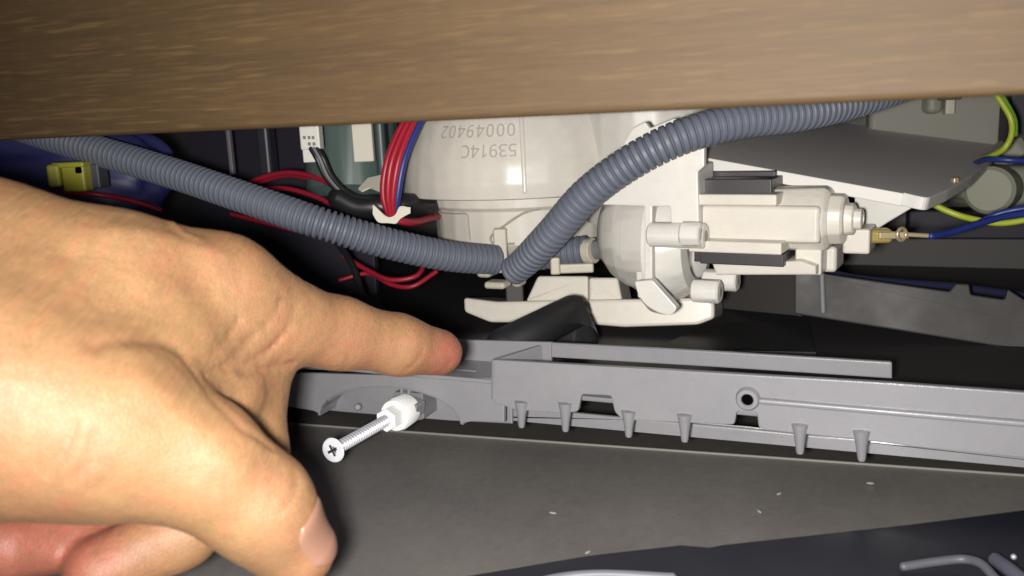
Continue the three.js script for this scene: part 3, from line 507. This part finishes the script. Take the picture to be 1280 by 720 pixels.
// ================================================================ THE HAND
{
  const J = (x, y, d) => D(x, y, d);
  // bones: [a, ra, b, rb, blend]
  const wristA = J(-420, 400, .20), bones = [];
  const add = (a, ra, b, rb, k, grp) => bones.push({ a, b, ra, rb, k, ab: b.clone().sub(a), l2: a.distanceToSquared(b), grp });
  // forearm and palm
  add(J(-640, 430, .20), .034, J(-330, 420, .20), .031, .02, 0);
  add(J(-330, 400, .20), .028, J(-40, 352, .212), .0222, .02, 0);
  add(J(-40, 352, .213), .0222, J(150, 352, .226), .0152, .016, 0);
  add(J(150, 352, .226), .0152, J(275, 368, .242), .0140, .012, 0);            // index metacarpal
  add(J(-250, 410, .225), .026, J(190, 376, .262), .0145, .015, 0);            // middle metacarpal
  add(J(-250, 440, .24), .024, J(130, 410, .275), .015, .015, 0);
  add(J(-250, 470, .25), .022, J(60, 450, .28), .014, .015, 0);
  // palm heel between thumb and fingers
  add(J(-120, 470, .215), .026, J(120, 455, .235), .020, .015, 0);
  add(J(110, 440, .228), .020, J(270, 462, .241), .0130, .012, 0); add(J(-150, 420, .206), .030, J(110, 425, .217), .0195, .02, 0); add(J(200, 470, .230), .013, J(300, 520, .250), .010, .010, 0); add(J(205, 452, .220), .0125, J(262, 498, .231), .0100, .012, 0);             // web
  // index
  add(J(275, 368, .242), .0142, J(352, 402, .256), .0124, .008, 1);
  add(J(352, 402, .256), .0124, J(425, 417, .270), .0106, .004, 1);
  add(J(425, 417, .270), .0106, J(498, 432, .284), .0093, .004, 1);
  add(J(498, 432, .284), .0093, J(549, 441, .294), .0078, .004, 1);
  // thumb
  add(J(-230, 480, .197), .024, J(-40, 486, .195), .0258, .018, 2);
  add(J(-40, 486, .195), .0255, J(125, 532, .199), .0195, .014, 2);
  add(J(125, 532, .199), .0192, J(245, 576, .205), .0134, .010, 2);
  add(J(245, 576, .205), .0132, J(322, 632, .212), .0121, .008, 2);
  add(J(322, 632, .212), .0121, J(368, 688, .219), .0099, .006, 2);
  // middle finger folded under
  add(J(225, 380, .264), .0145, J(298, 478, .252), .0118, .008, 3);
  add(J(298, 478, .252), .0117, J(308, 572, .248), .0106, .006, 3);
  add(J(308, 572, .248), .0104, J(226, 664, .234), .0088, .006, 3);
  add(J(226, 664, .234), .0088, J(126, 713, .224), .0088, .006, 3);
  // ring finger
  add(J(150, 420, .275), .014, J(210, 590, .275), .0110, .008, 4);
  add(J(210, 590, .272), .0105, J(120, 668, .238), .0088, .006, 4);
  add(J(120, 668, .238), .0086, J(10, 684, .220), .0084, .006, 4);
  // little finger
  add(J(70, 460, .28), .013, J(90, 620, .272), .0095, .008, 5);
  add(J(90, 620, .272), .0092, J(-30, 668, .232), .0086, .006, 5);
  add(J(-30, 668, .232), .0086, J(-70, 690, .222), .0078, .006, 5);

  const cap = (b, x, y, z) => { const dx = x - b.a.x, dy = y - b.a.y, dz = z - b.a.z; let t = (dx * b.ab.x + dy * b.ab.y + dz * b.ab.z) / b.l2; t = t < 0 ? 0 : t > 1 ? 1 : t; const ex = dx - b.ab.x * t, ey = dy - b.ab.y * t, ez = dz - b.ab.z * t; return Math.sqrt(ex * ex + ey * ey + ez * ez) - (b.ra + (b.rb - b.ra) * t); };
  const smin = (a, b, k) => { const h = Math.max(k - Math.abs(a - b), 0) / k; return Math.min(a, b) - h * h * k * .25; };
  const gs = [1, 2, 3, 4, 5], gd = new Float64Array(6);
  // groups: palm 0, index 1, thumb 2, others; the fingers stay apart, each one grows out of the palm
  function sdf0(x, y, z) {
    gd.fill(9);
    for (const b of bones) { const d = cap(b, x, y, z); gd[b.grp] = gd[b.grp] > 8 ? d : smin(gd[b.grp], d, b.k); }
    let r = gd[0];
    r = smin(r, gd[1], .012); r = smin(r, gd[3], .006); r = smin(r, gd[4], .004); r = smin(r, gd[5], .004); r = smin(r, gd[2], .009);
    return r;
  }
  const march = (px, py) => { const d = ray(px, py).normalize(), p = CAM.clone().addScaledVector(d, .12); for (let i = 0; i < 120; i++) { const s = sdf0(p.x, p.y, p.z); if (s < .00005) return p; p.addScaledVector(d, s * .8); if (p.distanceTo(CAM) > .5) return null; } return p; };
  // creases and tendons measured once on the surface: [points, width, depth]
  const lines = [
    [[[226, 438], [244, 466], [266, 498], [300, 534], [340, 560]], .0010, .0006],
    [[[258, 470], [275, 462], [300, 440], [318, 420]], .0010, .0011], [[[282, 462], [310, 455], [335, 440], [350, 425]], .0009, .0010],
    [[[232, 452], [262, 446], [285, 425], [300, 400]], .0009, .0008], [[[300, 466], [335, 462], [368, 455]], .0009, .0009], [[[325, 415], [345, 392], [352, 370]], .0008, .0005], [[[345, 430], [362, 405], [368, 380]], .0008, .0005],
    [[[505, 466], [520, 452], [530, 438]], .0008, .0005], [[[556, 462], [566, 450]], .0007, .0003], [[[430, 462], [436, 440]], .0008, .0004],
    [[[352, 640], [366, 622], [372, 596]], .0008, .0006], [[[335, 600], [352, 585]], .0007, .0004], [[[322, 588], [342, 572]], .0007, .0004],
    [[[60, 592], [82, 560], [92, 530]], .0010, .0005], [[[90, 600], [112, 575], [118, 545]], .0010, .0005], [[[120, 612], [138, 590]], .0009, .0004], [[[35, 600], [50, 575]], .0009, .0003],
    [[[215, 280], [228, 292], [246, 300]], .0014, -.0007], [[[150, 290], [210, 300], [265, 315]], .0035, -.0009], [[[90, 320], [170, 330], [240, 345]], .0035, .0004],
    [[[120, 430], [200, 425], [226, 436]], .0022, .0008], [[[180, 480], [240, 530], [300, 590]], .004, -.0006],
  ].map(([pts, w, dep]) => ({ p: pts.map(([x, y]) => march(x, y)).filter(Boolean), w, dep }));
  function crease(x, y, z) {
    let s = 0;
    for (const L of lines) { let best = 1; for (let i = 0; i + 1 < L.p.length; i++) { const a = L.p[i], b = L.p[i + 1], ux = b.x - a.x, uy = b.y - a.y, uz = b.z - a.z; let t = ((x - a.x) * ux + (y - a.y) * uy + (z - a.z) * uz) / (ux * ux + uy * uy + uz * uz); t = t < 0 ? 0 : t > 1 ? 1 : t; const d = (x - a.x - ux * t) ** 2 + (y - a.y - uy * t) ** 2 + (z - a.z - uz * t) ** 2; if (d < best) best = d; } s += L.dep * Math.exp(-best / (L.w * L.w)); }
    return s;
  }
  const sdf = (x, y, z) => { const d = sdf0(x, y, z); if (d > .006 || d < -.006) return d; return d + crease(x, y, z) + .0009 * (fbm(x * 60, y * 60, z * 60, 3) - .5) + .00022 * (noise(x * 700, y * 700, z * 700) - .5); };
  // surface nets on a grid, only where the surface passes
  const h = .0010, lo = V(1, 1, 1), hi = V(-1, -1, -1);
  for (const b of bones) for (const [p, r] of [[b.a, b.ra], [b.b, b.rb]]) { lo.min(p.clone().subScalar(r + .004)); hi.max(p.clone().addScalar(r + .004)); }
  const B = 8, nb = [0, 1, 2].map(i => Math.ceil((hi.getComponent(i) - lo.getComponent(i)) / h / B)), dim = nb.map(v => v * B + 1);
  const grid = new Float32Array(dim[0] * dim[1] * dim[2]).fill(1), gi = (i, j, k) => (k * dim[1] + j) * dim[0] + i, done = new Uint8Array(grid.length);
  for (let bk = 0; bk < nb[2]; bk++) for (let bj = 0; bj < nb[1]; bj++) for (let bi = 0; bi < nb[0]; bi++) {
    const c = sdf0(lo.x + (bi + .5) * B * h, lo.y + (bj + .5) * B * h, lo.z + (bk + .5) * B * h), far = Math.abs(c) > B * h * .9 + .003;
    for (let k = bk * B; k <= bk * B + B; k++) for (let j = bj * B; j <= bj * B + B; j++) for (let i = bi * B; i <= bi * B + B; i++) { const q = gi(i, j, k); if (done[q]) continue; if (far) { grid[q] = c; continue; } done[q] = 1; grid[q] = sdf(lo.x + i * h, lo.y + j * h, lo.z + k * h); }
  }
  const vid = new Int32Array(grid.length).fill(-1), pos = [], idx = [], E = [[0, 1], [2, 3], [4, 5], [6, 7], [0, 2], [1, 3], [4, 6], [5, 7], [0, 4], [1, 5], [2, 6], [3, 7]];
  for (let k = 0; k < dim[2] - 1; k++) for (let j = 0; j < dim[1] - 1; j++) for (let i = 0; i < dim[0] - 1; i++) {
    const v = []; let m = 0; for (let c = 0; c < 8; c++) { const g = grid[gi(i + (c & 1), j + (c >> 1 & 1), k + (c >> 2))]; v.push(g); if (g < 0) m |= 1 << c; }
    if (!m || m === 255) continue;
    let x = 0, y = 0, z = 0, n = 0;
    for (const [a, b] of E) if ((v[a] < 0) !== (v[b] < 0)) { const t = v[a] / (v[a] - v[b]); x += (a & 1) + ((b & 1) - (a & 1)) * t; y += (a >> 1 & 1) + ((b >> 1 & 1) - (a >> 1 & 1)) * t; z += (a >> 2) + ((b >> 2) - (a >> 2)) * t; n++; }
    vid[gi(i, j, k)] = pos.length / 3; pos.push(lo.x + (i + x / n) * h, lo.y + (j + y / n) * h, lo.z + (k + z / n) * h);
  }
  const quad = (a, b, c, d, f) => { if (a < 0 || b < 0 || c < 0 || d < 0) return; f ? idx.push(a, b, c, a, c, d) : idx.push(a, c, b, a, d, c); };
  for (let k = 1; k < dim[2] - 1; k++) for (let j = 1; j < dim[1] - 1; j++) for (let i = 1; i < dim[0] - 1; i++) {
    const s = grid[gi(i, j, k)] < 0;
    if (s !== grid[gi(i + 1, j, k)] < 0) quad(vid[gi(i, j - 1, k - 1)], vid[gi(i, j, k - 1)], vid[gi(i, j, k)], vid[gi(i, j - 1, k)], s);
    if (s !== grid[gi(i, j + 1, k)] < 0) quad(vid[gi(i - 1, j, k - 1)], vid[gi(i - 1, j, k)], vid[gi(i, j, k)], vid[gi(i, j, k - 1)], s);
    if (s !== grid[gi(i, j, k + 1)] < 0) quad(vid[gi(i - 1, j - 1, k)], vid[gi(i, j - 1, k)], vid[gi(i, j, k)], vid[gi(i - 1, j, k)], s);
  }
  const g = new THREE.BufferGeometry(); g.setAttribute('position', new THREE.Float32BufferAttribute(pos, 3)); g.setIndex(idx); g.computeVertexNormals();
  // skin colour: redder at the finger ends, joints and in the folds
  const reds = [[556, 446, .290, .013, 1.2], [430, 440, .265, .014, .5], [300, 330, .235, .022, .25], [120, 700, .24, .020, 1.6], [15, 690, .215, .020, 1.7], [230, 680, .25, .02, .3], [395, 690, .22, .012, .5], [290, 445, .245, .014, .35], [330, 620, .205, .014, .2], [60, 600, .18, .02, .15]].map(([x, y, d, r, s]) => ({ p: D(x, y, d), r, s }));
  const col = new Float32Array(pos.length), uv = new Float32Array(pos.length / 3 * 2), hu = V(1, -.2, -.5).normalize(), hv = V(.1, 1, .2).normalize();
  for (let i = 0; i < pos.length / 3; i++) {
    const x = pos[i * 3], y = pos[i * 3 + 1], z = pos[i * 3 + 2]; let rd = 0; for (const q of reds) rd += q.s * Math.exp(-((x - q.p.x) ** 2 + (y - q.p.y) ** 2 + (z - q.p.z) ** 2) / (q.r * q.r));
    const cr = Math.max(0, crease(x, y, z)) * 450, n = fbm(x * 90, y * 90, z * 90, 4) - .5, f = noise(x * 900, y * 900, z * 900) - .5, l = 1 + .26 * n + .08 * f;
    const m = fbm(x * 160 + 9, y * 160, z * 160, 3) - .5; rd = Math.min(1.2, Math.max(0, rd + m * .5 + cr * .35));
    col[i * 3] = .335 * l * (1 - .02 * rd); col[i * 3 + 1] = .189 * l * (1 - .34 * rd); col[i * 3 + 2] = .088 * l * (1 - .16 * rd);
    uv[i * 2] = (x * hu.x + y * hu.y + z * hu.z) / .06; uv[i * 2 + 1] = (x * hv.x + y * hv.y + z * hv.z) / .06;
  }
  g.setAttribute('color', new THREE.BufferAttribute(col, 3)); g.setAttribute('uv', new THREE.BufferAttribute(uv, 2));
  // fine skin relief (a net of short lines) and colour: mottling, pores and a few short dark hairs
  const cell = (u, v, n, sd) => { const x = u * n, y = v * n, xi = Math.floor(x), yi = Math.floor(y); let f1 = 9, f2 = 9; for (let j = -1; j <= 1; j++) for (let i = -1; i <= 1; i++) { const cx = xi + i, cy = yi + j, w = (cx % n + n) % n, q = (cy % n + n) % n, d = Math.hypot(cx + hash(w, q, sd) - x, cy + hash(w, q, sd + 1) - y); if (d < f1) { f2 = f1; f1 = d; } else if (d < f2) f2 = d; } return [f1, f2]; };
  const pore = tex(1024, 1024, (u, v, i, j) => { const [a, b] = cell(u, v * .8, 70, 3), n = .6 * smooth(0, .35, b - a) + .25 * noise(u * 26, v * 26, 5) + .15 * hash(i, j, 9); return [n, n, n]; }, false);
  const hairs = new Float32Array(1024 * 1024).fill(0);
  for (let k = 0; k < 520; k++) { let x = rnd() * 1024, y = rnd() * 1024, a = 2.6 + (rnd() - .5) * .9, n = 22 + rnd() * 50; const bend = (rnd() - .5) * .03, st = .25 + .5 * rnd(); for (let i = 0; i < n; i++) { a += bend; x += Math.cos(a); y += Math.sin(a); const xi = Math.floor(x) & 1023, yi = Math.floor(y) & 1023; hairs[yi * 1024 + xi] = Math.max(hairs[yi * 1024 + xi], st * (1 - i / n * .7)); } }
  const tint = tex(1024, 1024, (u, v, i, j) => { const m = fbm(u * 24, v * 24, 2, 4) - .5, [a] = cell(u, v, 60, 8), p = 1 - smooth(.05, .28, a), f = fbm(u * 130, v * 130, 6, 2) - .5, k = .93 + .10 * m + .07 * f - .05 * p - .16 * hairs[j * 1024 + i]; return [k, k * (1 - .10 * Math.max(0, m * 2)), k * (1 - .07 * Math.max(0, m * 2))]; }, true);
  const skin = new THREE.MeshPhysicalMaterial({ vertexColors: true, map: tint, roughness: .55, bumpMap: pore, bumpScale: .00009, sheen: .25, sheenRoughness: .5, sheenColor: new THREE.Color().setRGB(.3, .17, .1), side: THREE.DoubleSide });
  const t = thing('hand', 'bare left hand reaching in from the left, index finger pointing past the screw', 'hand', J(-40, 500, .2));
  obj('skin', g, skin, t);
  // thumb nail: a curved plate following the skin on the far right side of the thumb end
  const tA = J(322, 632, .212), tB = J(368, 688, .219), ax = tB.clone().sub(tA).normalize(), toCam = CAM.clone().sub(tB).normalize();
  let out = V(0, 0, 0).addScaledVector(camRight, .93).addScaledVector(camUp, .26).addScaledVector(toCam, .42); out.addScaledVector(ax, -out.dot(ax)).normalize();
  const sideV = ax.clone().cross(out).normalize(), NU = 28, NV = 30, np = [], ni = [], C0 = tA.clone().lerp(tB, .78);
  for (let j = 0; j <= NV; j++) for (let i = 0; i <= NU; i++) {
    const u = i / NU * 2 - 1, v = j / NV * 2 - 1, w = .0070 * (1 - .22 * Math.max(0, -v) ** 3) * Math.sqrt(Math.max(0.02, 1 - Math.max(0, Math.abs(v) - .55) ** 2 / .36)), a = u * w / .0098;
    const s = C0.clone().addScaledVector(ax, v * .0072 + .0012 * (1 - u * u) * (v > 0 ? 1 : 0)), d = out.clone().multiplyScalar(Math.cos(a)).addScaledVector(sideV, Math.sin(a));
    let p = s.clone().addScaledVector(d, .02); for (let k = 0; k < 40; k++) p.addScaledVector(d, -sdf0(p.x, p.y, p.z) * .9);
    const edge = Math.max(Math.abs(u) ** 6, (v < 0 ? Math.abs(v) ** 6 : 0)); p.addScaledVector(d, .0007 - .0011 * edge); np.push(p.x, p.y, p.z);
  }
  for (let j = 0; j < NV; j++) for (let i = 0; i < NU; i++) { const a = j * (NU + 1) + i; ni.push(a, a + 1, a + NU + 1, a + 1, a + NU + 2, a + NU + 1); }
  const ng = new THREE.BufferGeometry(); ng.setAttribute('position', new THREE.Float32BufferAttribute(np, 3)); ng.setIndex(ni); ng.computeVertexNormals();
  obj('thumb_nail', ng, plastic(.27, .145, .10, .35), t);
}

renderer.render(scene, camera);
